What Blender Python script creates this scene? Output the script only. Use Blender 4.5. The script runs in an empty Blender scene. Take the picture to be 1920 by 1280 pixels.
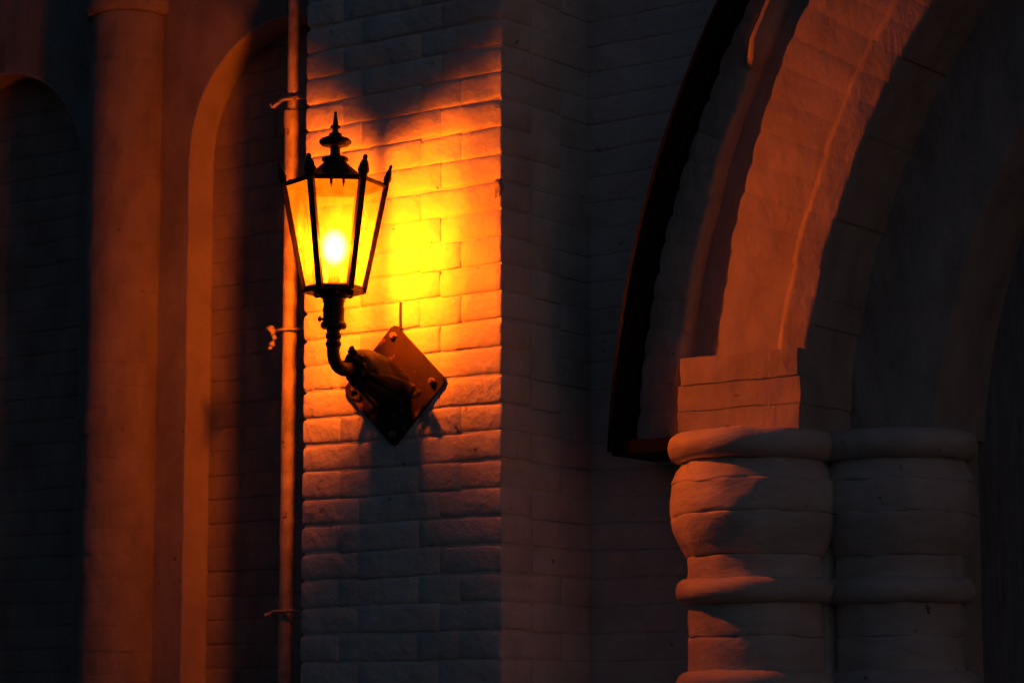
import bpy, bmesh, math, random
from mathutils import Vector, Matrix, noise

random.seed(7)
R = math.radians
scene = bpy.context.scene
col = scene.collection

# ------------------------------------------------------------------ camera
F_PX, PITCH, YAW = 5047.0, math.atan(726 / 5047.0), R(36.25)
cam = bpy.data.cameras.new('camera')
cam.sensor_width = 36.0
cam.lens = 36.0 * F_PX / 1920.0
cam.clip_start, cam.clip_end = 0.1, 500
cam.dof.use_dof = True
cam.dof.focus_distance = 6.55
cam.dof.aperture_fstop = 3.2
camo = bpy.data.objects.new('camera', cam)
camo.location = (0, 0, 1.6)
camo.rotation_euler = (math.pi / 2 + PITCH, 0, YAW)
col.objects.link(camo)
scene.camera = camo

# ------------------------------------------------------------------ dusk sky
world = bpy.data.worlds.new('World')
scene.world = world
world.use_nodes = True
wn = world.node_tree
wn.nodes.clear()
sky = wn.nodes.new('ShaderNodeTexSky')
sky.sky_type = 'NISHITA'
sky.sun_disc = False
sky.sun_elevation = R(1.0)
sky.sun_rotation = R(100)
sky.air_density = 1.0
sky.dust_density = 1.5
sky.ozone_density = 3.0
bg = wn.nodes.new('ShaderNodeBackground')
bg.inputs['Strength'].default_value = 0.065
wo = wn.nodes.new('ShaderNodeOutputWorld')
wn.links.new(sky.outputs[0], bg.inputs[0])
wn.links.new(bg.outputs[0], wo.inputs[0])

# last afterglow of the sunset, low from the right
sl = bpy.data.lights.new('afterglow_sun', 'SUN')
sl.energy = 0.020
sl.angle = R(50)
sl.color = (1.0, 0.78, 0.88)
so = bpy.data.objects.new('afterglow_sun', sl)
so.rotation_euler = Vector((-0.93, 0.30, -0.22)).to_track_quat('-Z', 'Y').to_euler()
so.location = (6, -3, 5)
col.objects.link(so)

scene.view_settings.view_transform = 'Standard'
scene.view_settings.look = 'None'
scene.view_settings.exposure = 0.0
scene.view_settings.gamma = 1.0
scene.view_settings.use_curve_mapping = False
scene.render.engine = 'CYCLES'
cy = scene.cycles
cy.use_denoising = True
cy.max_bounces = 8
cy.diffuse_bounces = 4
cy.transparent_max_bounces = 24
cy.caustics_reflective = False
cy.caustics_refractive = False
cy.sample_clamp_indirect = 8.0

# ------------------------------------------------------------------ main dimensions (metres)
YF = 5.2468            # front face of the pilaster
YW = 5.627             # face of the main wall behind it
XL, XR = -4.518, -3.8796   # left and right edge of the pilaster
COURSE = 0.069
UNIT = (XR - XL) / 5.0
ZTOP = 4.83
LX, LY = -4.208, 5.0   # axis of the lantern


# ------------------------------------------------------------------ materials
def mat(name):
    m = bpy.data.materials.new(name)
    m.use_nodes = True
    nt = m.node_tree
    nt.nodes.clear()
    out = nt.nodes.new('ShaderNodeOutputMaterial')
    return m, nt, out


def nnode(nt, t, **kw):
    n = nt.nodes.new(t)
    for k, v in kw.items():
        if k in n.inputs:
            n.inputs[k].default_value = v
        else:
            setattr(n, k, v)
    return n


def surface(name, c1, c2, rough, scale=9.0, bumps=((60, 0.25, 0.002),), metallic=0.0, stretch=(1, 1, 1),
            spots=None, spec=0.4):
    """Principled with two-tone noise colour, layered bump and optional dirt spots; world position based."""
    m, nt, out = mat(name)
    L = nt.links.new
    geo = nnode(nt, 'ShaderNodeNewGeometry')
    mp = nnode(nt, 'ShaderNodeMapping')
    mp.inputs['Scale'].default_value = stretch
    L(geo.outputs['Position'], mp.inputs['Vector'])
    n1 = nnode(nt, 'ShaderNodeTexNoise', Scale=scale, Detail=6.0, Roughness=0.62)
    L(mp.outputs[0], n1.inputs['Vector'])
    rp = nnode(nt, 'ShaderNodeValToRGB')
    rp.color_ramp.elements[0].position = 0.34
    rp.color_ramp.elements[1].position = 0.68
    rp.color_ramp.elements[0].color = (*c1, 1)
    rp.color_ramp.elements[1].color = (*c2, 1)
    L(n1.outputs['Fac'], rp.inputs[0])
    colour = rp.outputs[0]
    if spots:
        sc, lo, hi, sc_col = spots
        n2 = nnode(nt, 'ShaderNodeTexNoise', Scale=sc, Detail=3.0, Roughness=0.5)
        L(geo.outputs['Position'], n2.inputs['Vector'])
        r2 = nnode(nt, 'ShaderNodeMapRange')
        r2.inputs['From Min'].default_value = lo
        r2.inputs['From Max'].default_value = hi
        L(n2.outputs['Fac'], r2.inputs['Value'])
        mx = nnode(nt, 'ShaderNodeMixRGB')
        mx.inputs['Color2'].default_value = (*sc_col, 1)
        L(r2.outputs[0], mx.inputs['Fac'])
        L(colour, mx.inputs['Color1'])
        colour = mx.outputs[0]
    b = nnode(nt, 'ShaderNodeBsdfPrincipled', Roughness=rough, Metallic=metallic)
    b.inputs['Specular IOR Level'].default_value = spec
    L(colour, b.inputs['Base Color'])
    prev = None
    for sc, st, dist in bumps:
        nb = nnode(nt, 'ShaderNodeTexNoise', Scale=sc, Detail=4.0, Roughness=0.55)
        L(mp.outputs[0], nb.inputs['Vector'])
        bp = nnode(nt, 'ShaderNodeBump', Strength=st, Distance=dist)
        L(nb.outputs['Fac'], bp.inputs['Height'])
        if prev:
            L(prev.outputs[0], bp.inputs['Normal'])
        prev = bp
    if prev:
        L(prev.outputs[0], b.inputs['Normal'])
    L(b.outputs[0], out.inputs[0])
    return m


PAINT = surface('white_wall_paint', (0.60, 0.57, 0.53), (0.78, 0.76, 0.72), 0.62, 7.0,
                bumps=((13, 0.8, 0.018), (45, 0.42, 0.0042), (150, 0.5, 0.0015)),
                spots=(34.0, 0.70, 0.78, (0.10, 0.08, 0.06)), spec=0.35)
PLASTER = surface('white_brushed_plaster', (0.34, 0.32, 0.295), (0.50, 0.475, 0.445), 0.66, 8.0,
                  bumps=((9, 0.7, 0.016), (40, 0.55, 0.0048), (120, 0.55, 0.0022), (260, 0.5, 0.0010)), stretch=(1.2, 1.2, 0.7),
                  spots=(30.0, 0.74, 0.80, (0.09, 0.07, 0.05)), spec=0.3)
DIMMED = surface('dimmed_wall_paint', (0.22, 0.20, 0.175), (0.36, 0.335, 0.30), 0.7, 6.0,  # wall paint darkened to stand for weaker lamp light; spots are dirt
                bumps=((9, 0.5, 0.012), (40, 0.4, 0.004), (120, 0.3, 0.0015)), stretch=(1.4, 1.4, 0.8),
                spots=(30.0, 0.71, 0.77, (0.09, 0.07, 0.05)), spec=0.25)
COLP = surface('white_column_paint', (0.50, 0.475, 0.44), (0.68, 0.65, 0.61), 0.64, 8.0,
               bumps=((9, 0.6, 0.014), (34, 0.4, 0.004), (110, 0.5, 0.0018), (260, 0.5, 0.0009)), stretch=(0.8, 0.8, 1.7),
               spots=(30.0, 0.70, 0.76, (0.09, 0.07, 0.05)), spec=0.3)
REVEAL = surface('lamplit_wall_paint', (0.34, 0.315, 0.28), (0.46, 0.435, 0.40), 0.7, 6.0,  # same wall paint made paler, lamp light on the reveals put into colour
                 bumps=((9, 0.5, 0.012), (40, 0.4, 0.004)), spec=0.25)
IRON = surface('black_cast_iron', (0.010, 0.008, 0.007), (0.028, 0.018, 0.013), 0.5, 40.0,
               bumps=((140, 0.4, 0.0015),), metallic=0.0, spec=0.35)
RUST = surface('rust_brown_iron', (0.016, 0.008, 0.006), (0.046, 0.019, 0.011), 0.6, 14.0,
               bumps=((45, 0.4, 0.003), (220, 0.3, 0.001)), spots=(26.0, 0.62, 0.68, (0.20, 0.11, 0.06)), spec=0.35)
BOLT = surface('worn_bolt_steel', (0.08, 0.05, 0.03), (0.35, 0.24, 0.17), 0.45, 80.0, metallic=0.3)
PIPEP = surface('cream_pipe_paint', (0.24, 0.21, 0.18), (0.52, 0.48, 0.43), 0.55, 15.0,
                bumps=((30, 0.3, 0.003), (150, 0.3, 0.001)), spots=(38.0, 0.66, 0.72, (0.12, 0.07, 0.04)))
GREEN = surface('dark_green_board_paint', (0.004, 0.006, 0.003), (0.008, 0.012, 0.005), 0.5, 20.0,
                bumps=((30, 0.3, 0.002),), spec=0.06)
DOOR = surface('grey_painted_door_wood', (0.22, 0.21, 0.20), (0.36, 0.35, 0.34), 0.6, 12.0, stretch=(6, 6, 0.6))
STONE = surface('grey_paving_stone', (0.06, 0.058, 0.055), (0.12, 0.115, 0.11), 0.85, 3.0,
                bumps=((14, 0.5, 0.01), (90, 0.4, 0.002)))
CERAM = surface('lamp_holder_ceramic', (0.3, 0.27, 0.22), (0.4, 0.36, 0.3), 0.4)


def make_glass():
    m, nt, out = mat('amber_lantern_glass')
    L = nt.links.new
    geo = nnode(nt, 'ShaderNodeNewGeometry')
    mp = nnode(nt, 'ShaderNodeMapping')
    mp.inputs['Scale'].default_value = (1, 1, 0.45)
    L(geo.outputs['Position'], mp.inputs['Vector'])
    n = nnode(nt, 'ShaderNodeTexNoise', Scale=26.0, Detail=5.0, Roughness=0.6)
    L(mp.outputs[0], n.inputs['Vector'])
    mr = nnode(nt, 'ShaderNodeMapRange')
    mr.inputs['From Min'].default_value = 0.3
    mr.inputs['From Max'].default_value = 0.7
    mr.inputs['To Min'].default_value = 0.015
    mr.inputs['To Max'].default_value = 0.052
    L(n.outputs['Fac'], mr.inputs['Value'])
    tr = nnode(nt, 'ShaderNodeBsdfTransparent')
    tr.inputs['Color'].default_value = (0.98, 0.93, 0.82, 1)
    tl = nnode(nt, 'ShaderNodeBsdfTranslucent')
    tl.inputs['Color'].default_value = (0.95, 0.90, 0.90, 1)
    gl = nnode(nt, 'ShaderNodeBsdfGlossy', Roughness=0.15)
    gl.inputs['Color'].default_value = (1, 1, 1, 1)
    m1 = nnode(nt, 'ShaderNodeMixShader')
    L(mr.outputs[0], m1.inputs[0])
    L(tr.outputs[0], m1.inputs[1])
    L(tl.outputs[0], m1.inputs[2])
    m2 = nnode(nt, 'ShaderNodeMixShader')
    m2.inputs[0].default_value = 0.03
    L(m1.outputs[0], m2.inputs[1])
    L(gl.outputs[0], m2.inputs[2])
    L(m2.outputs[0], out.inputs[0])
    return m


def make_glow():
    m, nt, out = mat('sodium_bulb_glow')
    e = nnode(nt, 'ShaderNodeEmission')
    e.inputs['Color'].default_value = (1.0, 0.133, 0.0013, 1)
    lw = nnode(nt, 'ShaderNodeLayerWeight', Blend=0.5)      # frosted bulb: brightest through its middle
    inv = nnode(nt, 'ShaderNodeMath', operation='SUBTRACT')
    inv.inputs[0].default_value = 1.0
    pw = nnode(nt, 'ShaderNodeMath', operation='POWER')
    pw.inputs[1].default_value = 4.0
    ml = nnode(nt, 'ShaderNodeMath', operation='MULTIPLY')
    ml.inputs[1].default_value = 1950.0
    nt.links.new(lw.outputs['Facing'], inv.inputs[1])
    nt.links.new(inv.outputs[0], pw.inputs[0])
    nt.links.new(pw.outputs[0], ml.inputs[0])
    nt.links.new(ml.outputs[0], e.inputs['Strength'])
    nt.links.new(e.outputs[0], out.inputs[0])
    return m


GLASS = make_glass()
GLOW = make_glow()

# ------------------------------------------------------------------ object helpers
WLOC = {}


def link(o, parent=None, world_loc=(0, 0, 0)):
    world_loc = Vector(world_loc)
    col.objects.link(o)
    WLOC[o] = world_loc
    if parent is not None:
        o.parent = parent
        o.location = world_loc - WLOC[parent]
    else:
        o.location = world_loc
    return o


def empty(name, loc, parent=None):
    o = bpy.data.objects.new(name, None)
    o.empty_display_size = 0.1
    return link(o, parent, loc)


def tag(o, label=None, cat=None, group=None, kind=None):
    if label: o['label'] = label
    if cat: o['category'] = cat
    if group: o['group'] = group
    if kind: o['kind'] = kind
    return o


def from_bm(name, bm, material, parent=None, origin=None, smooth=True, angle=40):
    """bm holds world coordinates; origin = object origin in the world."""
    origin = Vector(origin) if origin is not None else (WLOC[parent] if parent is not None else Vector())
    bmesh.ops.translate(bm, verts=bm.verts, vec=-origin)
    bmesh.ops.recalc_face_normals(bm, faces=bm.faces)
    me = bpy.data.meshes.new(name)
    bm.to_mesh(me)
    bm.free()
    me.materials.append(material)
    if smooth:
        me.polygons.foreach_set('use_smooth', [True] * len(me.polygons))
        me.set_sharp_from_angle(angle=R(angle))
    return link(bpy.data.objects.new(name, me), parent, origin)


def box(bm, x0, x1, y0, y1, z0, z1):
    g = bmesh.ops.create_cube(bm, size=1.0)
    vs = g['verts']
    for v in vs:
        v.co = Vector(((x0 + x1) / 2 + v.co.x * (x1 - x0), (y0 + y1) / 2 + v.co.y * (y1 - y0),
                       (z0 + z1) / 2 + v.co.z * (z1 - z0)))
    return vs


def lathe(bm, prof, cx, cy_, n=32, rot=0.0, wob=0.0, seed=0.0, zwob=0.0):
    """prof: list of (r, z); closed with end caps. Axis z through (cx, cy_)."""
    rings = []
    for pt in prof:
        r, z = pt[0], pt[1]
        gr = pt[2] if len(pt) > 2 else 0.0
        ring = []
        for k in range(n):
            a = rot + 2 * math.pi * k / n
            rr = r
            if gr:
                rr -= gr * max(0.0, min(1.0, 0.55 + 1.1 * noise.noise(Vector((math.cos(a) * 2.2, math.sin(a) * 2.2, seed * 3 + round(z, 2) * 9)))))
            if wob:
                q_ = Vector((math.cos(a) * 3 + seed, math.sin(a) * 3, z * 14 + seed))
                rr += wob * noise.noise(q_) + 0.3 * wob * noise.noise(q_ * 4.3)
            zz = z + (zwob * noise.noise(Vector((math.cos(a) * 2.5 + seed, math.sin(a) * 2.5, z * 5))) if zwob else 0)
            ring.append(bm.verts.new((cx + rr * math.cos(a), cy_ + rr * math.sin(a), zz)))
        rings.append(ring)
    for a, b in zip(rings, rings[1:]):
        for k in range(n):
            bm.faces.new((a[k], a[(k + 1) % n], b[(k + 1) % n], b[k]))
    bm.faces.new(rings[0][::-1])
    bm.faces.new(rings[-1])


def tube(bm, pts, radii, n=14):
    pts = [Vector(p) for p in pts]
    if not hasattr(radii, '__len__'):
        radii = [radii] * len(pts)
    rings = []
    ref = None
    for i, p in enumerate(pts):
        t = (pts[min(i + 1, len(pts) - 1)] - pts[max(i - 1, 0)]).normalized()
        if ref is None:
            ref = Vector((1, 0, 0)) if abs(t.x) < 0.9 else Vector((0, 0, 1))
        u = (ref - t * ref.dot(t)).normalized()
        ref = u
        w = t.cross(u)
        rings.append([bm.verts.new(p + radii[i] * (math.cos(2 * math.pi * k / n) * u + math.sin(2 * math.pi * k / n) * w))
                      for k in range(n)])
    for a, b in zip(rings, rings[1:]):
        for k in range(n):
            bm.faces.new((a[k], a[(k + 1) % n], b[(k + 1) % n], b[k]))
    bm.faces.new(rings[0][::-1])
    bm.faces.new(rings[-1])


def smooth_path(pts, vals, sub=6):
    """Catmull-Rom through pts (3D) with interpolated values."""
    P = [Vector(p) for p in pts]
    outp, outv = [], []
    for i in range(len(P) - 1):
        p0, p1, p2, p3 = P[max(i - 1, 0)], P[i], P[i + 1], P[min(i + 2, len(P) - 1)]
        for k in range(sub):
            t = k / sub
            outp.append(0.5 * ((2 * p1) + (p2 - p0) * t + (2 * p0 - 5 * p1 + 4 * p2 - p3) * t * t
                               + (-p0 + 3 * p1 - 3 * p2 + p3) * t ** 3))
            outv.append(vals[i] + (vals[i + 1] - vals[i]) * t)
    outp.append(P[-1])
    outv.append(vals[-1])
    return outp, outv


# ------------------------------------------------------------------ ground
bm = bmesh.new()
v = [bm.verts.new(p) for p in ((-150, -150, 0), (150, -150, 0), (150, 150, 0), (-150, 150, 0))]
bm.faces.new(v)
g = from_bm('ground', bm, STONE, smooth=False)
tag(g, 'grey paved ground in front of the building', 'ground', kind='structure')

# ------------------------------------------------------------------ the building
B = empty('brick_building', (-4.0, 6.4, 0))
tag(B, 'white painted brick building front with pilaster, round columns and deep arched doorway', 'building')

# solid body behind the face work
bm = bmesh.new()
box(bm, -9.0, 3.2, YW + 0.42, YW + 2.6, 0, ZTOP)
box(bm, -9.0, 3.2, YW - 0.10, YW + 2.65, ZTOP, ZTOP + 0.16)
from_bm('building_core', bm, PAINT, B, smooth=False)

# --- brick meshes, shared
BRICKS = {}


def brick_mesh(w, d, h, var, style=0):
    key = (round(w, 3), round(d, 3), round(h, 3), var, style)
    if key in BRICKS:
        return BRICKS[key]
    rnd = random.Random(int(w * 1000) * 31 + int(d * 1000) * 7 + var * 101 + style)
    bm = bmesh.new()
    rv_ = Vector({0: (0.0022, 0.0065, 0.0125), 1: (0.0085, 0.0085, 0.0150), 2: (0.0030, 0.0032, 0.0075)}[style])
    half = Vector((w / 2, d / 2, h / 2))
    inner = half - rv_
    def axis(i, n):
        hh, r_ = half[i], rv_[i]
        mid = [-(hh - r_) + 2 * (hh - r_) * k / n for k in range(n + 1)]
        return [-hh, -hh + 0.35 * r_] + mid + [hh - 0.35 * r_, hh]
    ax = [axis(0, 5 if w > 0.15 else 3), axis(1, 1), axis(2, 2)]
    seed = Vector((rnd.uniform(0, 50), rnd.uniform(0, 50), rnd.uniform(0, 50)))
    tilt = [rnd.uniform(-1, 1) for _ in range(4)]
    cache = {}
    def vert(p):
        k = tuple(round(c, 6) for c in p)
        if k in cache: return cache[k]
        p = Vector(p)
        q = Vector([max(-inner[i], min(inner[i], p[i])) for i in range(3)])
        dl = Vector([(p[i] - q[i]) / rv_[i] for i in range(3)])
        if dl.length > 1e-6:
            m_ = max(abs(c) for c in dl)
            dl = dl.normalized() * m_ if dl.length > m_ else dl
        o = q + Vector([dl[i] * rv_[i] for i in range(3)])
        sz = 1 if o.z > 0 else -1
        o.z += 0.0032 * noise.noise(Vector((o.x * 18, sz * 7.0, 0)) + seed) + 0.0016 * (tilt[0] if sz > 0 else tilt[1]) + 0.0026 * tilt[2] * o.x / half.x
        amp = 0.0009 if style == 2 else 0.0016
        o.y += amp * noise.noise(Vector((o.x * 22, o.y * 9, o.z * 26)) + seed)
        o.x += 0.0016 * noise.noise(Vector((o.y * 20, o.z * 30, o.x * 6)) + seed * 1.3)
        v_ = bm.verts.new(o)
        cache[k] = v_
        return v_
    for i in range(3):
        u_, w_ = (i + 1) % 3, (i + 2) % 3
        for sgn in (-1, 1):
            for a0, a1 in zip(ax[u_], ax[u_][1:]):
                for b0, b1 in zip(ax[w_], ax[w_][1:]):
                    quad = []
                    for (aa, bb) in ((a0, b0), (a1, b0), (a1, b1), (a0, b1)):
                        p = [0, 0, 0]
                        p[i], p[u_], p[w_] = sgn * half[i], aa, bb
                        quad.append(vert(p))
                    if len(set(quad)) == 4:
                        bm.faces.new(quad if sgn > 0 else quad[::-1])
    bmesh.ops.recalc_face_normals(bm, faces=bm.faces)
    me = bpy.data.meshes.new('brick')
    bm.to_mesh(me)
    bm.free()
    me.materials.append(PAINT)
    me.polygons.foreach_set('use_smooth', [True] * len(me.polygons))
    me.set_sharp_from_angle(angle=R(70))
    BRICKS[key] = me
    return me


ZV0, ZV1 = 1.60, 3.60      # part of the face work the photograph shows
Z0 = 3.2165 - COURSE * 47   # a bed joint near the ground


def lay(parent, x0, x1, y0, y1, z, h, rest, jit=0.0011, m=None, style=0):
    """One brick between the given bounds; goes to 'rest' (joined) outside the view."""
    w, d = x1 - x0 + 0.0036, y1 - y0 + 0.0012
    me = brick_mesh(w, d, h - (0.0005 if style == 2 else 0.0010), random.randrange(6), style)
    loc = Vector(((x0 + x1) / 2, (y0 + y1) / 2, z)) + Vector((random.uniform(-1, 1) * jit * 0.7,
                                                              random.uniform(-1, 1) * jit,
                                                              random.uniform(-1, 1) * 0.0012))
    rk = 0.3 if style == 2 else 0.5
    rot = (random.uniform(-1, 1) * 0.010 * rk, random.uniform(-1, 1) * 0.005 * rk, random.uniform(-1, 1) * 0.007 * rk)
    if random.random() < 0.5:
        rot = (rot[0], rot[1], rot[2] + math.pi)
    if ZV0 < z < ZV1 and rest is not None:
        o = bpy.data.objects.new('brick', me)
        link(o, parent, loc)
        if m is not None:
            o.material_slots[0].link = 'OBJECT'
            o.material_slots[0].material = m
        o.rotation_euler = rot
    elif rest is not None:
        from mathutils import Euler
        M = Matrix.Translation(loc) @ Euler(rot).to_matrix().to_4x4()
        n0 = len(rest.verts)
        rest.from_mesh(me)
        rest.verts.ensure_lookup_table()
        for i in range(n0, len(rest.verts)):
            rest.verts[i].co = M @ rest.verts[i].co


def finish_rest(rest, parent, m=None):
    rest.faces.ensure_lookup_table()
    for f_ in rest.faces:
        f_.material_index = 0
    o = from_bm('brickwork', rest, m or PAINT, parent)
    o['kind'] = 'stuff'
    return o


# --- pilaster
PIL = empty('pilaster', ((XL + XR) / 2, YF + 0.19, 0), B)
bm = bmesh.new()
box(bm, XL + 0.0100, XR - 0.0030, YF + 0.0046, YW + 0.05, 0, ZTOP)
from_bm('mortar', bm, PAINT, PIL, smooth=False)
rest = bmesh.new()
nc = int((ZTOP - Z0) / COURSE)
U = UNIT
for i in range(nc):
    z = Z0 + (i + 0.5) * COURSE
    odd = (i % 2 == 0)
    if odd:
        cuts = [0, 1, 3, 4, 5] if (i // 2) % 3 else [0, 1, 3, 5]
        dl, dr = 2 * U, 2 * U
    else:
        cuts = [0, 1.5, 3.5, 5]
        dl, dr = U, U
    ns = len(cuts) - 1
    for k in range(ns):
        a, b = XL + cuts[k] * U, XL + cuts[k + 1] * U
        dep = dl if k == 0 else (dr if k == ns - 1 else U)
        if k == ns - 1 and cuts[k + 1] - cuts[k] > 1.6:
            dep = U
        lay(PIL, a, b, YF, YF + dep, z, COURSE, rest, style=1 if k in (0, ns - 1) else 0)
    dep = U if (not odd or cuts[-1] - cuts[-2] > 1.6) else 2 * U
    # right return
    lay(PIL, XR - U * 0.8, XR, YF + dep, YW + 0.004, z, COURSE, rest, jit=0.0005, style=2)
    # left return, away from the camera
    dep = dl
    lay(PIL, XL, XL + U * 0.8, YF + dep, YW + 0.004, z, COURSE, rest, style=2)
finish_rest(rest, PIL)

# plaster lump on the right edge of the pilaster
bm = bmesh.new()
bmesh.ops.create_icosphere(bm, subdivisions=3, radius=1.0)
for vv in bm.verts:
    s = 1 + 0.35 * noise.noise(vv.co * 1.7 + Vector((3, 1, 8)))
    vv.co = Vector((vv.co.x * 0.016 * s, vv.co.y * 0.010 * s, vv.co.z * 0.024 * s)) + Vector((XR - 0.012, YF + 0.001, 2.922))
from_bm('plaster_lump', bm, PLASTER, PIL, angle=80)

# --- arch geometry (left springing side measured as phi = 0)
AX, AZ = -1.35, 2.15
PHC = 0.62


def rad(line, ph):
    a, b = line
    p = min(ph, math.pi - ph)
    return a + b * min(p, PHC)


L_BOARD = (2.343, 0.0)
L_RING = (2.3265, 0.0)
L_STEP = (2.1978, 0.0593)
L_STEP2 = (2.1901, 0.0826)
L_BANDL = (2.0938, 0.1507)
L_RIDGE = (1.9204, 0.0364)
L_BANDR = (1.8528, 0.0068)
L_O2 = (1.6192, -0.0096)
L_O2B = (1.5936, 0.0218)


def off(line, d):
    return (line[0] + d, line[1])


def sweep(bm, prof, ph0, ph1, n, dr=0.0, dn=0.0, wob=0.0, taper=0.0, scallop=0.0):
    """prof: closed list of (line, N). Swept round the arch from ph0 to ph1."""
    rings = []
    for i in range(n + 1):
        t = i / n
        ph = ph0 + (ph1 - ph0) * t
        edge = taper * (1 if i in (0, n) else 0)
        ring = []
        for j, (ln, N) in enumerate(prof):
            r = rad(ln, ph) + dr
            if scallop and j < 3:
                r -= scallop * (2 * t - 1) ** 2
            x, z = AX - r * math.cos(ph), AZ + r * math.sin(ph)
            NN = N + (dn if N > -0.09 else 0) - (edge if N > -0.09 else 0)
            if wob:
                q = Vector((x * 9, N * 9, z * 9))
                NN += wob * noise.noise(q)
                rr = wob * noise.noise(q + Vector((7, 3, 1)))
                x -= rr * math.cos(ph)
                z += rr * math.sin(ph)
            ring.append(bm.verts.new((x, YW - NN, z)))
        rings.append(ring)
    m = len(prof)
    for a, b in zip(rings, rings[1:]):
        for k in range(m):
            bm.faces.new((a[k], a[(k + 1) % m], b[(k + 1) % m], b[k]))
    bm.faces.new(rings[0][::-1])
    bm.faces.new(rings[-1])


ARCH = empty('archway', (AX, YW, AZ), B)
PH_END = 0.70


def lerp_line(a, b, t):
    return (a[0] + (b[0] - a[0]) * t, a[1] + (b[1] - a[1]) * t)


# outer ring of voussoirs
ring_prof = [(L_RING, -0.30), (L_RING, 0.100), (off(L_RING, -0.010), 0.114), (off(L_STEP, 0.010), 0.114),
             (L_STEP, 0.104), (L_STEP, 0.02), (L_STEP, -0.30)]
band_prof = [(L_BANDL, -0.30), (L_BANDL, 0.088), (off(L_BANDL, -0.008), 0.100),
             (lerp_line(L_BANDL, L_RIDGE, 0.5), 0.101), (off(L_RIDGE, 0.022), 0.101), (off(L_RIDGE, 0.014), 0.1015),
             (off(L_RIDGE, 0.002), 0.1165), (off(L_RIDGE, -0.003), 0.1185), (off(L_RIDGE, -0.010), 0.1180),
             (off(L_BANDR, 0.016), 0.1115), (off(L_BANDR, 0.006), 0.1105), (L_BANDR, 0.104), (L_BANDR, -0.02), (L_BANDR, -0.30)]


def voussoirs(prof, r, name, jr, jn, ph0, seed):
    rnd = random.Random(seed)
    step = 0.0705 / r
    ph = ph0
    while ph < PH_END - 0.3 * step:
        e = ph + step * rnd.uniform(0.92, 1.08)
        bm = bmesh.new()
        sweep(bm, prof, ph, e, 5, dr=rnd.uniform(-jr, jr), dn=rnd.uniform(-jn, jn), wob=0.0034,
              taper=0.0013, scallop=jr * 2.2)
        from_bm(name, bm, PLASTER, ARCH, angle=50)
        ph = e
    bm = bmesh.new()
    sweep(bm, prof, ph, math.pi - 0.06, 120, wob=0.002)
    o = from_bm('arch_ring', bm, PLASTER, ARCH, angle=50)
    o['kind'] = 'stuff'


voussoirs(ring_prof, 2.25, 'voussoir', 0.0024, 0.0014, 0.067, 3)
voussoirs(band_prof, 2.0, 'voussoir', 0.0026, 0.0009, 0.075, 5)

# floor of the groove between ring and band
bm = bmesh.new()
sweep(bm, [(off(L_STEP2, 0.05), -0.28), (off(L_STEP2, 0.05), 0.060), (off(L_BANDL, -0.05), 0.064),
           (off(L_BANDL, -0.05), -0.28)], 0.067, math.pi - 0.067, 150, wob=0.003)
from_bm('groove', bm, PLASTER, ARCH, angle=50)

# second, deeper order
bm = bmesh.new()
sweep(bm, [(off(L_BANDR, 0.06), -0.40), (off(L_BANDR, 0.06), -0.116), (off(L_BANDR, -0.1), -0.114),
           (off(L_O2, 0.008), -0.115), (L_O2, -0.123), (L_O2B, -0.24), (L_O2B, -0.40)], 0.09, math.pi - 0.09, 150, wob=0.004)
from_bm('inner_order', bm, PLASTER, ARCH, angle=50)

# impost block over the first column: three courses of brick
for (za, zb, xa, xb) in ((2.300, 2.360, -3.519, -3.175), (2.361, 2.424, -3.516, -3.173), (2.425, 2.490, -3.5055, -3.176)):
    bm = bmesh.new()
    box(bm, xa, xb, YW - 0.150 + random.uniform(-.0015, .0015), YW + 0.1, za - 0.0014, zb + 0.0014)
    bmesh.ops.bevel(bm, geom=list(bm.edges), offset=0.0025, segments=2, affect='EDGES')
    bmesh.ops.subdivide_edges(bm, edges=[e for e in bm.edges if e.calc_length() > 0.05], cuts=5, use_grid_fill=True)
    for vv in bm.verts:
        vv.co += 0.0065 * noise.noise_vector(vv.co * 13) + 0.002 * noise.noise_vector(vv.co * 45)
    from_bm('impost_brick', bm, PLASTER, ARCH, angle=50)

# remains of a raised plaster fillet high on the outer ring
bm = bmesh.new()
sweep(bm, [(off(L_STEP, 0.020), 0.06), (off(L_STEP, 0.018), 0.146), (off(L_STEP, 0.014), 0.152), (off(L_STEP, 0.004), 0.152), (off(L_STEP, 0.001), 0.146), (off(L_STEP, 0.001), 0.06)],
      0.487, 1.1, 60, wob=0.007)
for vv in bm.verts:
    t_ = max(0.0, min(1.0, (vv.co.z - 3.185) / 0.075))
    if vv.co.y < YW - 0.10:
        vv.co.y = (YW - 0.108) * (1 - t_) + vv.co.y * t_
from_bm('plaster_fillet', bm, PLASTER, ARCH, angle=50)

# chips of plaster lying on the capital and stuck to the impost
for (x, y, z, r_) in ((-3.385, YW - 0.158, 2.310, 0.008), (-3.372, YW - 0.165, 2.309, 0.011), (-3.360, YW - 0.160, 2.308, 0.006),
                      (-3.40, YW - 0.162, 2.309, 0.005)):
    bm = bmesh.new()
    bmesh.ops.create_icosphere(bm, subdivisions=2, radius=r_)
    for vv in bm.verts:
        vv.co = vv.co * (1 + 0.5 * noise.noise(vv.co * 90 + Vector((x * 50, 0, 0)))) + Vector((x, y, z))
    from_bm('plaster_chip', bm, PLASTER, ARCH, angle=30)

# --- right part of the main wall, with the arch opening
WR = empty('wall', (-3.6, YW, 0), B)


def arch_x(z, r=2.25):
    if z <= 2.3: return -3.20
    d = r * r - (z - AZ) ** 2
    return AX - math.sqrt(d) if d > 0 else None


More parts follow.
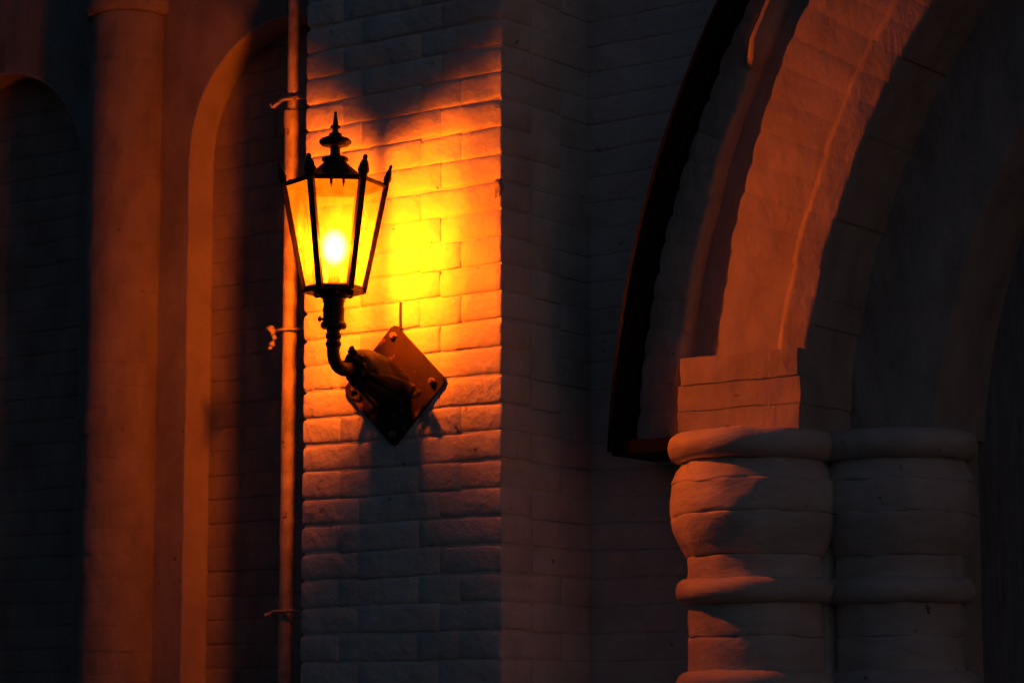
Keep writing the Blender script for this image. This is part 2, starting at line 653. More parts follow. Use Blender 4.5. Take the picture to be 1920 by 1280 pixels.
bm = bmesh.new()
zs = [i * 0.05 for i in range(int(ZTOP / 0.05) + 1)] + [ZTOP]
for za, zb in zip(zs, zs[1:]):
    if zb - za < 1e-4: continue
    xa, xb = arch_x(za), arch_x(zb)
    for s in (0, 1):
        if xb is None or xa is None:
            xa = xb = AX
        P = [(XR - 0.3, za), (xa, za), (xb, zb), (XR - 0.3, zb)]
        if s:
            P = [(2 * AX - x, z) for x, z in P]
            P[0] = (3.2, za)
            P[3] = (3.2, zb)
        bm.faces.new([bm.verts.new((x, YW + 0.0030, z)) for x, z in P])
bmesh.ops.remove_doubles(bm, verts=bm.verts, dist=1e-5)
ext = bmesh.ops.extrude_face_region(bm, geom=list(bm.faces))
bmesh.ops.translate(bm, verts=[e for e in ext['geom'] if isinstance(e, bmesh.types.BMVert)], vec=(0, 0.40, 0))
from_bm('mortar', bm, PAINT, WR, smooth=False)
# stepped jamb behind the second column
for xa in (-3.205, 2 * AX + 2.955):
    bm = bmesh.new()
    box(bm, xa, xa + 0.25, YW + 0.20, YW + 0.42, 0, 2.30)
    from_bm('door_jamb', bm, PLASTER, B, smooth=False)

rest = bmesh.new()
for i in range(nc):
    z = Z0 + (i + 0.5) * COURSE
    x = XR + (0.002 if i % 2 else 0.002)
    first = U if i % 2 else 2 * U
    xe = -3.33 if z < 2.3 else min((arch_x(z, 2.30) or -1.4) + 0.0, -2.2)
    w = first
    while x < xe - 0.02:
        e = min(x + w, xe)
        if e - x > 0.03:
            lay(WR, x, e, YW, YW + U * 0.8, z, COURSE, rest, jit=0.0004, style=2)
        x = e
        w = 2 * U if random.random() < 0.7 else U
finish_rest(rest, WR)

# --- door deep in the arch
DR = empty('door', (AX, YW + 0.3, 0), B)
for k in range(16):
    x0 = -2.99 + k * 0.205
    bm = bmesh.new()
    box(bm, x0, x0 + 0.200, YW + 0.33, YW + 0.37, 0.02, AZ + 1.75)
    bmesh.ops.bevel(bm, geom=list(bm.edges), offset=0.006, segments=1, affect='EDGES')
    from_bm('plank', bm, DOOR, DR, smooth=False)
bm = bmesh.new()
box(bm, -3.05, 0.35, YW + 0.371, YW + 0.42, 0.0, AZ + 1.9)
from_bm('door_backing', bm, DOOR, DR, smooth=False)

# --- round columns


def drum_profile(z0, z1, rf, groove=0.006, n=8):
    pr = [(rf(z0), z0 + 0.0002, groove), (rf(z0 + .003), z0 + 0.003, groove * 0.35), (rf(z0 + .007), z0 + 0.007)]
    for i in range(1, n):
        z = z0 + 0.007 + (z1 - z0 - 0.014) * i / n
        pr.append((rf(z), z))
    pr += [(rf(z1 - .007), z1 - 0.007), (rf(z1 - .003), z1 - 0.003, groove * 0.35), (rf(z1), z1 - 0.0002, groove)]
    return pr


def torus_profile(zc, h, r, inner=0.12, flat=0.0):
    pr = [(inner, zc - h)]
    for i in range(13):
        a = -math.pi / 2 + math.pi * i / 12
        pr.append((r - h * 0.95 + h * 0.95 * math.cos(a), zc + h * math.sin(a) * (1 if a < 0 else 1 - flat)))
    pr.append((inner, zc + h * (1 - flat)))
    return pr


def table(tab):
    def f(z):
        if z <= tab[0][0]: return tab[0][1]
        for (a, ra), (b, rb) in zip(tab, tab[1:]):
            if z <= b:
                t = (z - a) / (b - a)
                t = t * t * (3 - 2 * t) * 0.35 + t * 0.65
                return ra + (rb - ra) * t
        return tab[-1][1]
    return f


bulge = table([(2.0067, 0.166), (2.02, 0.172), (2.045, 0.186), (2.075, 0.196), (2.105, 0.201), (2.14, 0.203),
               (2.18, 0.199), (2.21, 0.188), (2.228, 0.176), (2.24, 0.168)])
shaft = lambda z: 0.163


def portal_column(cx, cy_, seed, s=1.0):
    C = empty('portal_column', (cx, cy_, 0), B)
    sc = lambda pr: [(p_[0] * s,) + tuple(p_[1:]) for p_ in pr]
    def put(name, prof, wob=0.006, n=72, ang=60):
        bm = bmesh.new()
        lathe(bm, sc(prof), cx, cy_, n, wob=wob, seed=seed + len(C.children) * 3.1, zwob=0.005)
        return from_bm(name, bm, COLP, C, angle=ang)
    put('capital_rim', torus_profile(2.271, 0.037, 0.2085, flat=0.1), 0.006)
    for a, b in ((2.183, 2.240), (2.104, 2.183), (2.0067, 2.104)):
        put('capital_course', drum_profile(a - 0.001, b + 0.001, bulge, 0.007))
    put('capital_neck', drum_profile(1.940, 2.0067, shaft, 0.003))
    put('shaft_ring', torus_profile(1.9237, 0.030, 0.195), 0.005)
    for a, b in ((1.8157, 1.905), (1.725, 1.8157)):
        put('shaft_course', drum_profile(a - 0.001, b + 0.001, shaft, 0.006))
    put('shaft_ring', torus_profile(1.702, 0.034, 0.193), 0.005)
    z = 1.68
    while z > 0.5:
        put('shaft_course', drum_profile(z - 0.085, z, shaft, n=3))
        z -= 0.085
    put('column_base', [(0.24, 0.0), (0.24, 0.18), (0.23, 0.20), (0.225, 0.24), (0.205, 0.28), (0.21, 0.32), (0.19, 0.36),
                        (0.163, 0.42), (0.163, z + 0.002)], 0.004)
    return C


portal_column(-3.358, 5.567, 1.0)
portal_column(-3.078, 5.767, 9.0, 0.94)
portal_column(2 * AX + 3.358, 5.567, 14.0)
portal_column(2 * AX + 3.078, 5.767, 19.0, 0.94)

# --- left part of the main wall: blind niches with a half column between them
WL = empty('niche_wall', (-5.6, YW, 0), B)
NCX, NR, NZ, ND = (-7.255, -6.085, -4.92), 0.368, 3.24, 0.10


def jamb_wave(z):
    return 0.0035 * noise.noise(Vector((2.2, 5.1, z * 16))) + 0.002 * noise.noise(Vector((8.2, 5.1, z * 45)))


def half_w(z):
    if z <= NZ: return NR
    d = NR * NR - (z - NZ) ** 2
    return math.sqrt(d) if d > 0 else 0.0


zs = [0.0]
while zs[-1] < NZ - 0.001: zs.append(min(zs[-1] + 0.0345, NZ))
for k in range(1, 25): zs.append(NZ + NR * math.sin(k / 24 * math.pi / 2))
zs += [3.75, 4.1, ZTOP]
bm = bmesh.new()
for za, zb in zip(zs, zs[1:]):
    ha, hb = half_w(za), half_w(zb)
    xsA, xsB = [-9.0], [-9.0]
    for c in NCX:
        for s in (-1, 1):
            xsA.append(c + s * (ha + (jamb_wave(za) if ha else 0)))
            xsB.append(c + s * (hb + (jamb_wave(zb) if hb else 0)))
    xsA.append(XL + 0.05)
    xsB.append(XL + 0.05)
    for k in range(0, len(xsA), 2):
        P = [(xsA[k], za), (xsA[k + 1], za), (xsB[k + 1], zb), (xsB[k], zb)]
        if abs(P[0][0] - P[1][0]) < 1e-6 and abs(P[2][0] - P[3][0]) < 1e-6: continue
        vs = [bm.verts.new((x, YW, z)) for x, z in P]
        bm.faces.new(vs)
bmesh.ops.remove_doubles(bm, verts=bm.verts, dist=1e-5)
ext = bmesh.ops.extrude_face_region(bm, geom=list(bm.faces))
bmesh.ops.translate(bm, verts=[e for e in ext['geom'] if isinstance(e, bmesh.types.BMVert)], vec=(0, ND + 0.12, 0))
wl = from_bm('wall_face', bm, DIMMED, WL, smooth=True, angle=35)
# niche reveals painted paler to look lamplit, a thin skin over the jambs
for c in NCX:
    bm = bmesh.new()
    pa = [(c + s_ * (NR + jamb_wave(z) - 0.004), z) for s_ in (-1,) for z in zs if z <= NZ]
    pa += [(c + (NR - 0.004) * math.cos(math.pi - math.pi * k / 32), NZ + (NR - 0.004) * math.sin(math.pi * k / 32)) for k in range(1, 32)]
    pa += [(c + NR + jamb_wave(z) - 0.004, z) for z in reversed(zs) if z <= NZ]
    pb = []
    for (x, z) in pa:
        d = Vector((x - c, max(0.0, z - NZ)))
        d = d.normalized() * 0.0045 if z > NZ else Vector((0.0045 if x > c else -0.0045, 0))
        pb.append((x + d.x, z + d.y))
    rows = []
    for (x, z), (x2, z2) in zip(pa, pb):
        rows.append([bm.verts.new((x2, YW - 0.002, z2)), bm.verts.new((x, YW - 0.001, z)), bm.verts.new((x, YW + ND + 0.004, z)), bm.verts.new((x2, YW + ND + 0.004, z2))])
    for a_, b_ in zip(rows, rows[1:]):
        for k in range(4):
            bm.faces.new((a_[k], a_[(k + 1) % 4], b_[(k + 1) % 4], b_[k]))
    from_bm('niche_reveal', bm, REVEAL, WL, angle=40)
bm = bmesh.new()
box(bm, -9.0, XL + 0.05, YW + ND + 0.003, YW + 0.43, 0, ZTOP)
from_bm('mortar', bm, DIMMED, WL, smooth=False)
rest = bmesh.new()
for c, vis in zip(NCX, (False, True, True)):
    for i in range(nc):
        z = Z0 + (i + 0.5) * COURSE
        if z > NZ + NR + 0.05: continue
        x, xe = c - NR - 0.05, c + NR + 0.05
        w = 1.5 * U if i % 2 else 2.4 * U
        while x < xe - 0.01:
            e = min(x + w, xe)
            show = vis and (c < -5.5 and x > -6.30 or c > -5.5)
            if show and ZV0 < z < ZV1 and e > (-6.3 if c < -5.5 else -5.5) and x < (-5.7 if c < -5.5 else -4.72):
                lay(WL, x, e, YW + ND, YW + ND + 0.08, z, COURSE, rest, jit=0.0003, m=DIMMED, style=2)
            else:
                zz = z
                me = brick_mesh(e - x + 0.001, 0.080, COURSE - 0.0005, 0, 2)
                n0 = len(rest.verts)
                rest.from_mesh(me)
                rest.verts.ensure_lookup_table()
                for q in range(n0, len(rest.verts)):
                    rest.verts[q].co += Vector(((x + e) / 2, YW + ND + 0.04, z))
            x = e
            w = 2 * U
finish_rest(rest, WL, DIMMED)


def half_column(cx, visible):
    C = empty('wall_column', (cx, YW - 0.02, 0), B)
    r0 = 0.116
    rf = lambda z: r0
    meshes = []
    zc = 0.30
    k = 0
    proto = []
    for s in range(4):
        bm = bmesh.new()
        lathe(bm, drum_profile(-0.001, COURSE + 0.001, rf, 0.0012, 3), 0, 0, 40, wob=0.003, seed=s * 5.3)
        bmesh.ops.recalc_face_normals(bm, faces=bm.faces)
        me = bpy.data.meshes.new('drum')
        bm.to_mesh(me)
        bm.free()
        me.materials.append(DIMMED)
        me.polygons.foreach_set('use_smooth', [True] * len(me.polygons))
        me.set_sharp_from_angle(angle=R(60))
        proto.append(me)
    n = int(round((3.705 - zc) / COURSE))
    for k in range(n):
        o = bpy.data.objects.new('drum', proto[random.randrange(4)])
        link(o, C, (cx + random.uniform(-1, 1) * 0.0015, YW - 0.02 + random.uniform(-1, 1) * 0.0015, zc + k * COURSE))
        o.rotation_euler.z = random.uniform(0, 6.28)
    zt = zc + n * COURSE
    bm = bmesh.new()
    lathe(bm, [(0.10, zt), (0.127, zt + 0.004), (0.136, zt + 0.02), (0.136, zt + 0.05), (0.128, zt + 0.062),
               (0.128, zt + 0.10), (0.14, zt + 0.16), (0.16, zt + 0.22), (0.165, zt + 0.30), (0.10, zt + 0.31)], cx, YW - 0.02, 40, wob=0.004)
    from_bm('capital', bm, DIMMED, C, angle=50)
    bm = bmesh.new()
    lathe(bm, [(0.17, 0), (0.17, 0.2), (0.15, 0.24), (0.135, 0.29), (0.11, 0.301)], cx, YW - 0.02, 40, wob=0.003)
    from_bm('column_base', bm, DIMMED, C, angle=50)


half_column(-5.515, True)
half_column(-6.67, False)

# ------------------------------------------------------------------ dark hood round the arch
HB = empty('arch_hood', (-3.66, YW, 2.26))
tag(HB, 'dark green curved board standing out round the arch above the column capital', 'arch hood')
bm = bmesh.new()
sweep(bm, [(L_BOARD, -0.03), (L_BOARD, 0.199), (off(L_BOARD, -0.003), 0.205), (off(L_BOARD, -0.012), 0.205),
           (off(L_BOARD, -0.0155), 0.201), (off(L_BOARD, -0.0155), -0.03)], 0.0515, math.pi - 0.0515, 160, wob=0.0012)
from_bm('curved_board', bm, GREEN, HB, angle=35)
bm = bmesh.new()
box(bm, -3.688, -3.37, YW - 0.186, YW + 0.0, 2.262, 2.2985)
bmesh.ops.bevel(bm, geom=list(bm.edges), offset=0.003, segments=1, affect='EDGES')
from_bm('bottom_board', bm, GREEN, HB, smooth=False)

# ------------------------------------------------------------------ downpipe beside the pilaster
PX, PY = -4.652, 5.3468
DP = empty('downpipe', (PX, PY, 0))
tag(DP, 'thin cream painted downpipe running up beside the left edge of the lamp pilaster', 'pipe')
bm = bmesh.new()
lathe(bm, [(0.0195, 0.0)] + [(0.0195, z * 0.1) for z in range(1, 32)] + [(0.0195, 3.19), (0.0225, 3.195), (0.0225, 3.238), (0.0165, 3.242)],
      PX, PY, 24, wob=0.0012)
from_bm('lower_pipe', bm, PIPEP, DP, angle=40)
bm = bmesh.new()
lathe(bm, [(0.0150, 3.20), (0.0155, 3.6), (0.0155, 4.2), (0.0155, ZTOP)], PX + 0.002, PY, 24)
from_bm('upper_pipe', bm, PIPEP, DP, angle=40)
for k, zb in enumerate((3.268, 2.6449, 1.9036)):
    pts = [(XL + 0.01, PY + 0.004, zb), (PX + 0.045, PY - 0.010, zb), (PX + 0.022, PY - 0.021, zb), (PX, PY - 0.0255, zb),
           (PX - 0.020, PY - 0.0225, zb), (PX - 0.034, PY - 0.012, zb), (PX - 0.050, PY - 0.012, zb - (0.006 if k != 1 else 0.0))]
    pp, rr = smooth_path(pts, [0.0035, 0.0035, 0.004, 0.004, 0.004, 0.0045, 0.0045], 5)
    bm = bmesh.new()
    tube(bm, pp, rr, 10)
    br = from_bm('pipe_bracket', bm, PIPEP, DP, angle=50)
    e = Vector(pts[-1])
    bm = bmesh.new()
    if k == 0:
        hp, hr = smooth_path([e + Vector((0.002, 0, 0)), e + Vector((-0.010, 0, -0.004)), e + Vector((-0.020, 0, 0.006))], [0.005, 0.0045, 0.0025], 5)
        tube(bm, hp, hr, 10)
    elif k == 1:
        for q in range(5):
            dz = (0.006, -0.006, -0.016, -0.034, -0.042)[q]
            s = (0.011, 0.008, 0.0075, 0.0085, 0.006)[q]
            g2 = bmesh.ops.create_icosphere(bm, subdivisions=2, radius=s)
            for vv in g2['verts']:
                vv.co *= 1 + 0.4 * noise.noise(vv.co * 130 + Vector((q, 0, 0)))
                vv.co += e + Vector(((-0.004, 0.004, 0.006, 0.0, -0.006)[q], 0, dz))
        hp, hr = smooth_path([e + Vector((0.004, 0, 0)), e + Vector((0.005, 0, -0.016)), e + Vector((0.002, 0, -0.036))], [0.004, 0.003, 0.003], 5)
        tube(bm, hp, hr, 8)
    else:
        hp, hr = smooth_path([e + Vector((0.004, 0, 0)), e + Vector((-0.008, 0, -0.003)), e + Vector((-0.012, 0, 0.001))], [0.006, 0.0065, 0.004], 5)
        tube(bm, hp, hr, 10)
    from_bm('bracket_end', bm, PIPEP, br, angle=60)

# ------------------------------------------------------------------ small stub above the lamp plate
bm = bmesh.new()
tube(bm, [(-4.1925, YF - 0.004, 2.600), (-4.1930, YF - 0.0045, 2.63), (-4.1924, YF - 0.004, 2.665)], [0.004, 0.0035, 0.003], 8)
cb = from_bm('cable_stub', bm, RUST)
tag(cb, 'short upright rusty cable stub on the bricks just above the lamp plate', 'cable')

# ------------------------------------------------------------------ the wall lamp
LAMP = empty('wall_lamp', (LX, YF - 0.004, 2.4515))
tag(LAMP, 'lit hexagonal black iron lantern on a curved arm and diamond wall plate', 'wall lamp')
VERT = [R(42.25 + 60 * k) for k in range(6)]
ZT, ZB, RT, RB = 2.9240, 2.6680, 0.1255, 0.0740     # rim heights and radii (to the corner posts)


def hexring(bm, profile):
    """profile: closed list of (r, z) swept round the six corners."""
    rings = []
    for a in VERT:
        rings.append([bm.verts.new((LX + r * math.cos(a), LY + r * math.sin(a), z)) for r, z in profile])
    m = len(profile)
    for i in range(6):
        a, b = rings[i], rings[(i + 1) % 6]
        for k in range(m):
            bm.faces.new((a[k], b[k], b[(k + 1) % m], a[(k + 1) % m]))


bm = bmesh.new()
hexring(bm, [(RT - 0.008, ZT - 0.001), (RT + 0.003, ZT - 0.004), (RT + 0.006, ZT + 0.001), (RT + 0.003, ZT + 0.008), (RT - 0.008, ZT + 0.008)])
tf = from_bm('top_frame', bm, IRON, LAMP, angle=30)
# little drops under the front of the rim
for (dx, dz, s) in ((-0.002, 0.0, 0.006), (0.028, 0.001, 0.0055)):
    th = YAW
    p = Vector((LX + dx * math.cos(th) + 0.104 * math.sin(th), LY + dx * math.sin(th) - 0.104 * math.cos(th), ZT - 0.002))
    bm = bmesh.new()
    lathe(bm, [(0.0008, p.z - 0.020), (0.002, p.z - 0.013), (0.0045, p.z - 0.008), (0.003, p.z - 0.003), (0.006, p.z + 0.004)], p.x, p.y, 10)
    from_bm('rim_drop', bm, IRON, tf)

# roof: concave six-sided pyramid closed to a round neck
bm = bmesh.new()
hexprof = [(RT + 0.004, ZT + 0.006), (0.100, ZT + 0.016), (0.075, ZT + 0.026), (0.058, ZT + 0.036), (0.043, ZT + 0.047),
           (0.030, ZT + 0.058), (0.024, ZT + 0.064)]
rings = []
for r, z in hexprof:
    ring = []
    t = max(0.0, min(1.0, (z - (ZT + 0.03)) / 0.03))
    for k in range(6):
        for s in range(4):
            a0, a1 = VERT[k], VERT[k] + R(60)
            a = a0 + (a1 - a0) * s / 4
            hexr = r * math.cos(R(30)) / math.cos(a - a0 - R(30))
            rr = hexr * (1 - t) + r * t
            ring.append(bm.verts.new((LX + rr * math.cos(a), LY + rr * math.sin(a), z)))
    rings.append(ring)
m = len(rings[0])
for a, b in zip(rings, rings[1:]):
    for k in range(m):
        bm.faces.new((a[k], a[(k + 1) % m], b[(k + 1) % m], b[k]))
bm.faces.new(rings[-1])
bm.faces.new(rings[0][::-1])
roof = from_bm('roof', bm, IRON, LAMP, angle=30)
bm = bmesh.new()
fp = [(0.024, 2.9830), (0.026, 2.9865), (0.033, 2.9885), (0.033, 2.9940), (0.030, 2.9965), (0.018, 3.0000), (0.0125, 3.004), (0.0120, 3.0165),
      (0.0135, 3.0225), (0.024, 3.0245), (0.034, 3.0275), (0.040, 3.0335), (0.0395, 3.0385), (0.033, 3.0440), (0.022, 3.0480),
      (0.0165, 3.0500), (0.0160, 3.0545), (0.0145, 3.0570), (0.0085, 3.0595), (0.0065, 3.0650), (0.0075, 3.0690), (0.0125, 3.0715),
      (0.0135, 3.0740), (0.0115, 3.0765), (0.0070, 3.0790), (0.0062, 3.0850), (0.0048, 3.0960), (0.0036, 3.1050), (0.0034, 3.1120)]
lathe(bm, fp, LX, LY, 28)
from_bm('finial', bm, IRON, roof, angle=40)

# corner posts with leaning leaf tips
for a in VERT:
    d = Vector((math.cos(a), math.sin(a), 0))
    tdir = Vector((-math.sin(a), math.cos(a), 0))
    axis = Vector((LX, LY, 0))
    p0 = axis + d * RB + Vector((0, 0, ZB))
    p1 = axis + d * RT + Vector((0, 0, ZT))
    bm = bmesh.new()
    n = (p1 - p0).normalized()
    o_ = n.cross(tdir).normalized()
    ringsp = []
    for p in (p0 - n * 0.008, p1 + n * 0.006):
        ringsp.append([bm.verts.new(p + tdir * sx * 0.0080 + o_ * sy * 0.0070) for sx, sy in ((-1, -1), (1, -1), (1, 1), (-1, 1))])
    for k in range(4):
        bm.faces.new((ringsp[0][k], ringsp[0][(k + 1) % 4], ringsp[1][(k + 1) % 4], ringsp[1][k]))
    bm.faces.new(ringsp[0][::-1])
    bm.faces.new(ringsp[1])
    bmesh.ops.bevel(bm, geom=list(bm.edges), offset=0.0012, segments=1, affect='EDGES')
    post = from_bm('corner_post', bm, IRON, LAMP, angle=30)
    # leaf tip: flattened lathe along a leaning axis
    bm = bmesh.new()
    ln = (n + d * 0.05).normalized()
    tipprof = [(0.008, -0.004), (0.0135, 0.004), (0.0120, 0.010), (0.0155, 0.016), (0.0158, 0.022), (0.0130, 0.029), (0.0118, 0.035),
               (0.0085, 0.042), (0.0058, 0.0465), (0.0068, 0.050), (0.0055, 0.0550), (0.0018, 0.058)]
    rg = []
    base = p1 + n * 0.001 - d * 0.001
    u2 = ln.cross(tdir).normalized()
    for r, h in tipprof:
        rg.append([bm.verts.new(base + ln * h + (tdir * math.cos(q * math.pi / 7) * r + u2 * math.sin(q * math.pi / 7) * r * 0.62))
                   for q in range(14)])
    for x, y in zip(rg, rg[1:]):
        for k in range(14):
            bm.faces.new((x[k], x[(k + 1) % 14], y[(k + 1) % 14], y[k]))
    bm.faces.new(rg[0][::-1])
    bm.faces.new(rg[-1])
    from_bm('leaf_tip', bm, IRON, post, angle=50)
    # small scroll inside the tip, on the rim
    bm = bmesh.new()
    b2 = axis + d * (RT - 0.016) + Vector((0, 0, ZT + 0.010))
    g2 = bmesh.ops.create_icosphere(bm, subdivisions=2, radius=0.0062)
    for vv in g2['verts']:
        vv.co += b2
    from_bm('rim_knob', bm, IRON, post)

# glass panes
for k in range(6):
    a, b = VERT[k], VERT[(k + 1) % 6]
    bm = bmesh.new()
    c4 = []
    for (rr, z, ang) in ((RB - 0.002, ZB + 0.004, a), (RB - 0.002, ZB + 0.004, b), (RT - 0.003, ZT - 0.002, b), (RT - 0.003, ZT - 0.002, a)):
        c4.append(Vector((LX + rr * math.cos(ang), LY + rr * math.sin(ang), z)))
    nrm = (c4[1] - c4[0]).cross(c4[3] - c4[0]).normalized() * 0.00125
    fr = [bm.verts.new(c + nrm) for c in c4]
    bk = [bm.verts.new(c - nrm) for c in c4]
    bm.faces.new(fr)
    bm.faces.new(bk[::-1])
    for i in range(4):
        bm.faces.new((fr[i], bk[i], bk[(i + 1) % 4], fr[(i + 1) % 4]))
    from_bm('glass_pane', bm, GLASS, LAMP, smooth=False)

# bottom frame and bowl
bm = bmesh.new()
hexring(bm, [(RB - 0.014, ZB - 0.006), (RB + 0.004, ZB - 0.011), (RB + 0.004, ZB + 0.001), (RB + 0.001, ZB + 0.005), (RB - 0.014, ZB + 0.002)])
from_bm('bottom_frame', bm, IRON, LAMP, angle=30)
bm = bmesh.new()
bp = [(RB - 0.010, ZB + 0.002), (RB - 0.010, ZB - 0.003), (0.050, ZB - 0.008), (0.043, ZB - 0.010), (0.043, ZB - 0.015), (0.036, ZB - 0.020), (0.029, ZB - 0.0245)]
lathe(bm, bp[::-1], LX, LY, 30)
bowl = from_bm('base_bowl', bm, IRON, LAMP, angle=35)
for k in range(6):
    a = VERT[k] + R(30)
    bm = bmesh.new()
    g2 = bmesh.ops.create_icosphere(bm, subdivisions=2, radius=0.009)
    for vv in g2['verts']:
        vv.co = Vector((vv.co.x, vv.co.y, vv.co.z * 0.8)) + Vector((LX + 0.046 * math.cos(a), LY + 0.046 * math.sin(a), ZB - 0.013))
    from_bm('base_knob', bm, IRON, bowl)
# socket, collars and the upright of the arm
bm = bmesh.new()
np_ = [(0.026, 2.6530), (0.0275, 2.6470), (0.0275, 2.6360), (0.0255, 2.6330), (0.0250, 2.6230), (0.0272, 2.6200), (0.0272, 2.6120), (0.0262, 2.6100), (0.0262, 2.5880),
       (0.0285, 2.5860), (0.0320, 2.5800), (0.0320, 2.5740), (0.0300, 2.5700), (0.0190, 2.5680), (0.0165, 2.5640), (0.0165, 2.5600), (0.0190, 2.5560),
       (0.0195, 2.5500), (0.0180, 2.5455), (0.0160, 2.5430), (0.0160, 2.5400), (0.0190, 2.5360), (0.0195, 2.5305), (0.0180, 2.5260),
       (0.0160, 2.5235), (0.0158, 2.5150)]
lathe(bm, np_[::-1], LX, LY, 28)
neck = from_bm('socket', bm, IRON, LAMP, angle=35)
bm = bmesh.new()
cdir = Vector((-math.cos(YAW), -math.sin(YAW), 0))
q0 = Vector((LX, LY, 2.5935)) + cdir * 0.022
tube(bm, [q0, q0 + cdir * 0.009, q0 + cdir * 0.0092, q0 + cdir * 0.0135, q0 + cdir * 0.0137, q0 + cdir * 0.0165],
     [0.0035, 0.0035, 0.0075, 0.0075, 0.005, 0.004], 10)
from_bm('thumb_screw', bm, IRON, neck, angle=40)

# curved arm
pp, rr = smooth_path([(LX, LY, 2.530), (LX, LY, 2.512), (LX, LY + 0.004, 2.495), (LX, LY + 0.017, 2.4800), (LX, LY + 0.038, 2.4735), (LX, LY + 0.062, 2.4765),
                      (LX, LY + 0.090, 2.4850)], [0.0160, 0.0158, 0.0160, 0.0165, 0.0170, 0.0175, 0.019], 7)
bm = bmesh.new()
tube(bm, pp, rr, 20)
from_bm('arm', bm, IRON, LAMP, angle=50)

# cast boss that grows out of the plate, with leaf lobes
pp, rr = smooth_path([(LX, YF - 0.010, 2.447), (LX, YF - 0.030, 2.450), (LX, YF - 0.060, 2.462), (LX, YF - 0.095, 2.478), (LX, YF - 0.130, 2.487),
                      (LX, YF - 0.155, 2.4865), (LX, YF - 0.172, 2.484), (LX, YF - 0.180, 2.482)],
                     [0.050, 0.050, 0.050, 0.050, 0.047, 0.040, 0.031, 0.020], 6)
bm = bmesh.new()
tube(bm, pp, rr, 36)
for vv in bm.verts:     # shallow flutes and lumps of the casting
    ang = math.atan2(vv.co.z - 2.465, vv.co.x - LX)
    dirv = Vector((math.cos(ang), 0, math.sin(ang)))
    vv.co += dirv * (0.0012 * math.cos(ang * 7) + 0.004 * noise.noise(vv.co * 30))
boss = from_bm('bracket_boss', bm, IRON, LAMP, angle=60)


def leaf(pts, widths, thick, name='leaf'):
    """Cast leaf along a path: flattened tube with a curled tip."""
    pp, ww = smooth_path(pts, widths, 5)
    bm = bmesh.new()
    rings = []
    for i, p in enumerate(pp):
        t = (pp[min(i + 1, len(pp) - 1)] - pp[max(i - 1, 0)]).normalized()
        outw = Vector((p.x - LX, 0, p.z - 2.465))
        outw = outw.normalized() if outw.length > 1e-4 else Vector((0, 0, 1))
        side = t.cross(outw)
        side = side.normalized() if side.length > 1e-4 else Vector((1, 0, 0))
        nn = side.cross(t).normalized()
        rings.append([bm.verts.new(p + side * ww[i] * math.cos(k * math.pi / 6) + nn * (thick + 0.25 * ww[i]) * math.sin(k * math.pi / 6) * 0.8)
                      for k in range(12)])
    for a, b in zip(rings, rings[1:]):
        for k in range(12):
            bm.faces.new((a[k], a[(k + 1) % 12], b[(k + 1) % 12], b[k]))
    bm.faces.new(rings[0][::-1])
    bm.faces.new(rings[-1])
    return from_bm(name, bm, IRON, boss, angle=60)


# leaf curling up at the front of the boss
leaf([(LX, YF - 0.125, 2.515), (LX, YF - 0.150, 2.512), (LX - 0.002, YF - 0.166, 2.515), (LX - 0.003, YF - 0.174, 2.526), (LX - 0.003, YF - 0.170, 2.534)],
     [0.018, 0.019, 0.016, 0.012, 0.005], 0.004)
# lip hanging below the arm
leaf([(LX, YF - 0.120, 2.448), (LX, YF - 0.145, 2.450), (LX + 0.002, YF - 0.164, 2.452), (LX + 0.003, YF - 0.172, 2.444), (LX + 0.003, YF - 0.168, 2.437)],
     [0.016, 0.018, 0.016, 0.012, 0.005], 0.004)
# side leaves that flare out to points
for ang, l1 in ((-20, 0.116), (202, 0.100), (240, 0.088), (302, 0.094)):
    ca, sa = math.cos(R(ang)), math.sin(R(ang))
    pts_ = []
    for (rad_, dep) in ((0.038, 0.150), (0.050, 0.115), (0.058, 0.080), (0.070, 0.052), (0.5 * (0.070 + l1), 0.040), (l1, 0.046), (l1 + 0.006, 0.056)):
        pts_.append((LX + ca * rad_, YF - dep, 2.480 - 0.028 * (1 - dep / 0.15) + sa * rad_))
    leaf(pts_, [0.006, 0.014, 0.019, 0.021, 0.018, 0.010, 0.003], 0.0015)
# collar of small beads where the arm enters
for k in range(9):
    a_ = 2 * math.pi * k / 9
    bm = bmesh.new()
    g2 = bmesh.ops.create_icosphere(bm, subdivisions=2, radius=0.0085)
    for vv in g2['verts']:
        vv.co += Vector((LX + 0.030 * math.cos(a_), YF - 0.168, 2.4845 + 0.030 * math.sin(a_)))
    from_bm('bead', bm, IRON, boss)

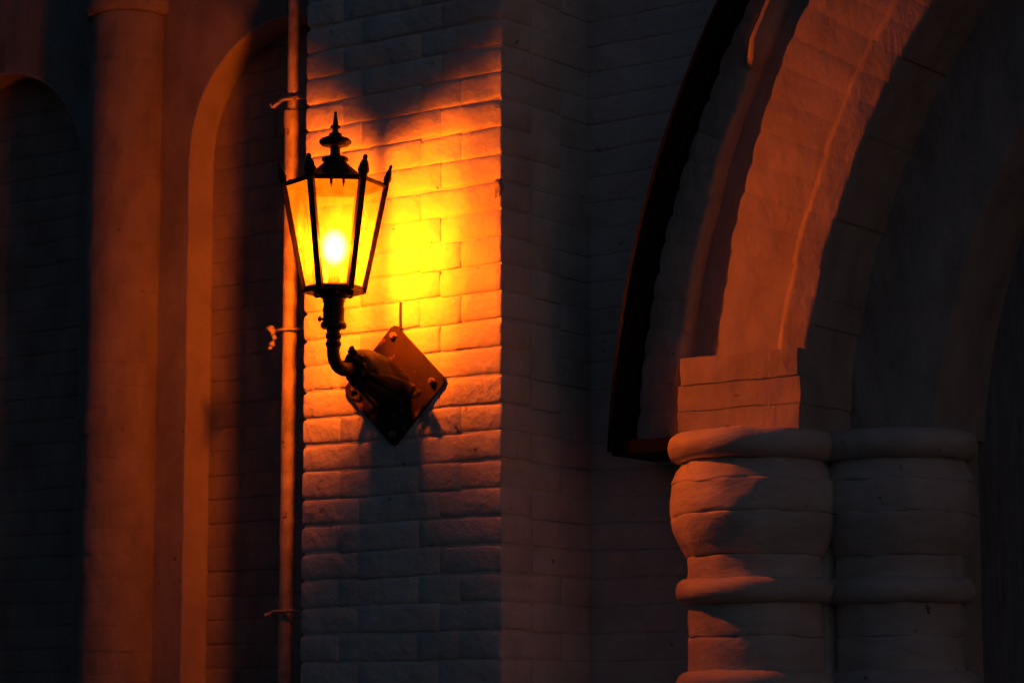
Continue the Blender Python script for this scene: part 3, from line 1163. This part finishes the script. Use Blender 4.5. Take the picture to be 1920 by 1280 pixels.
# diamond wall plate
bm = bmesh.new()
cx, cz, hx, hz = -4.2095, 2.4548, 0.166, 0.1565
pts = []
for k in range(4):
    a = k * math.pi / 2
    tip = Vector((hx * math.cos(a), hz * math.sin(a)))
    nx = Vector((hx * math.cos(a + math.pi / 2), hz * math.sin(a + math.pi / 2)))
    pv = Vector((hx * math.cos(a - math.pi / 2), hz * math.sin(a - math.pi / 2)))
    for s in range(5):
        t = s / 4
        e0 = tip + (pv - tip) * 0.055
        e1 = tip + (nx - tip) * 0.055
        p = e0 * (1 - t) ** 2 + tip * 0.999 * 2 * t * (1 - t) + e1 * t * t
        pts.append(p)
ya, yb = YF - 0.0095, YF - 0.0015
f1 = [bm.verts.new((cx + p.x, ya, cz + p.y)) for p in pts]
f2 = [bm.verts.new((cx + p.x, yb, cz + p.y)) for p in pts]
bm.faces.new(f1)
bm.faces.new(f2[::-1])
for k in range(len(pts)):
    bm.faces.new((f1[k], f2[k], f2[(k + 1) % len(pts)], f1[(k + 1) % len(pts)]))
bmesh.ops.bevel(bm, geom=[e for e in bm.edges if all(abs(v_.co.y - ya) < 1e-5 for v_ in e.verts)], offset=0.003, segments=2, affect='EDGES')
plate = from_bm('wall_plate', bm, RUST, LAMP, angle=35)
for (bx, bz) in ((cx, cz + hz - 0.032), (cx + hx - 0.042, cz), (cx - hx + 0.042, cz), (cx, cz - hz + 0.032)):
    bm = bmesh.new()
    lathe(bm, [(0.011, 0), (0.011, 0.004), (0.0085, 0.0045), (0.0082, 0.010), (0.006, 0.0125)], 0, 0, 6)
    for vv in bm.verts:
        vv.co = Vector((bx + vv.co.x, ya - vv.co.z, bz + vv.co.y))
    from_bm('bolt', bm, BOLT, plate, smooth=False)

# lamp holder and glowing bulb
bm = bmesh.new()
lathe(bm, [(0.016, 2.672), (0.016, 2.690), (0.014, 2.698), (0.013, 2.716), (0.010, 2.722)], LX, LY, 20)
from_bm('lamp_holder', bm, CERAM, LAMP, angle=40)
bm = bmesh.new()
zc, rh, rv = 2.772, 0.040, 0.050
lathe(bm, [(max(0.001, rh * math.sin(math.pi * i / 20)), zc - rv * math.cos(math.pi * i / 20)) for i in range(21)], LX, LY, 32)
from_bm('bulb', bm, GLOW, LAMP, angle=80)
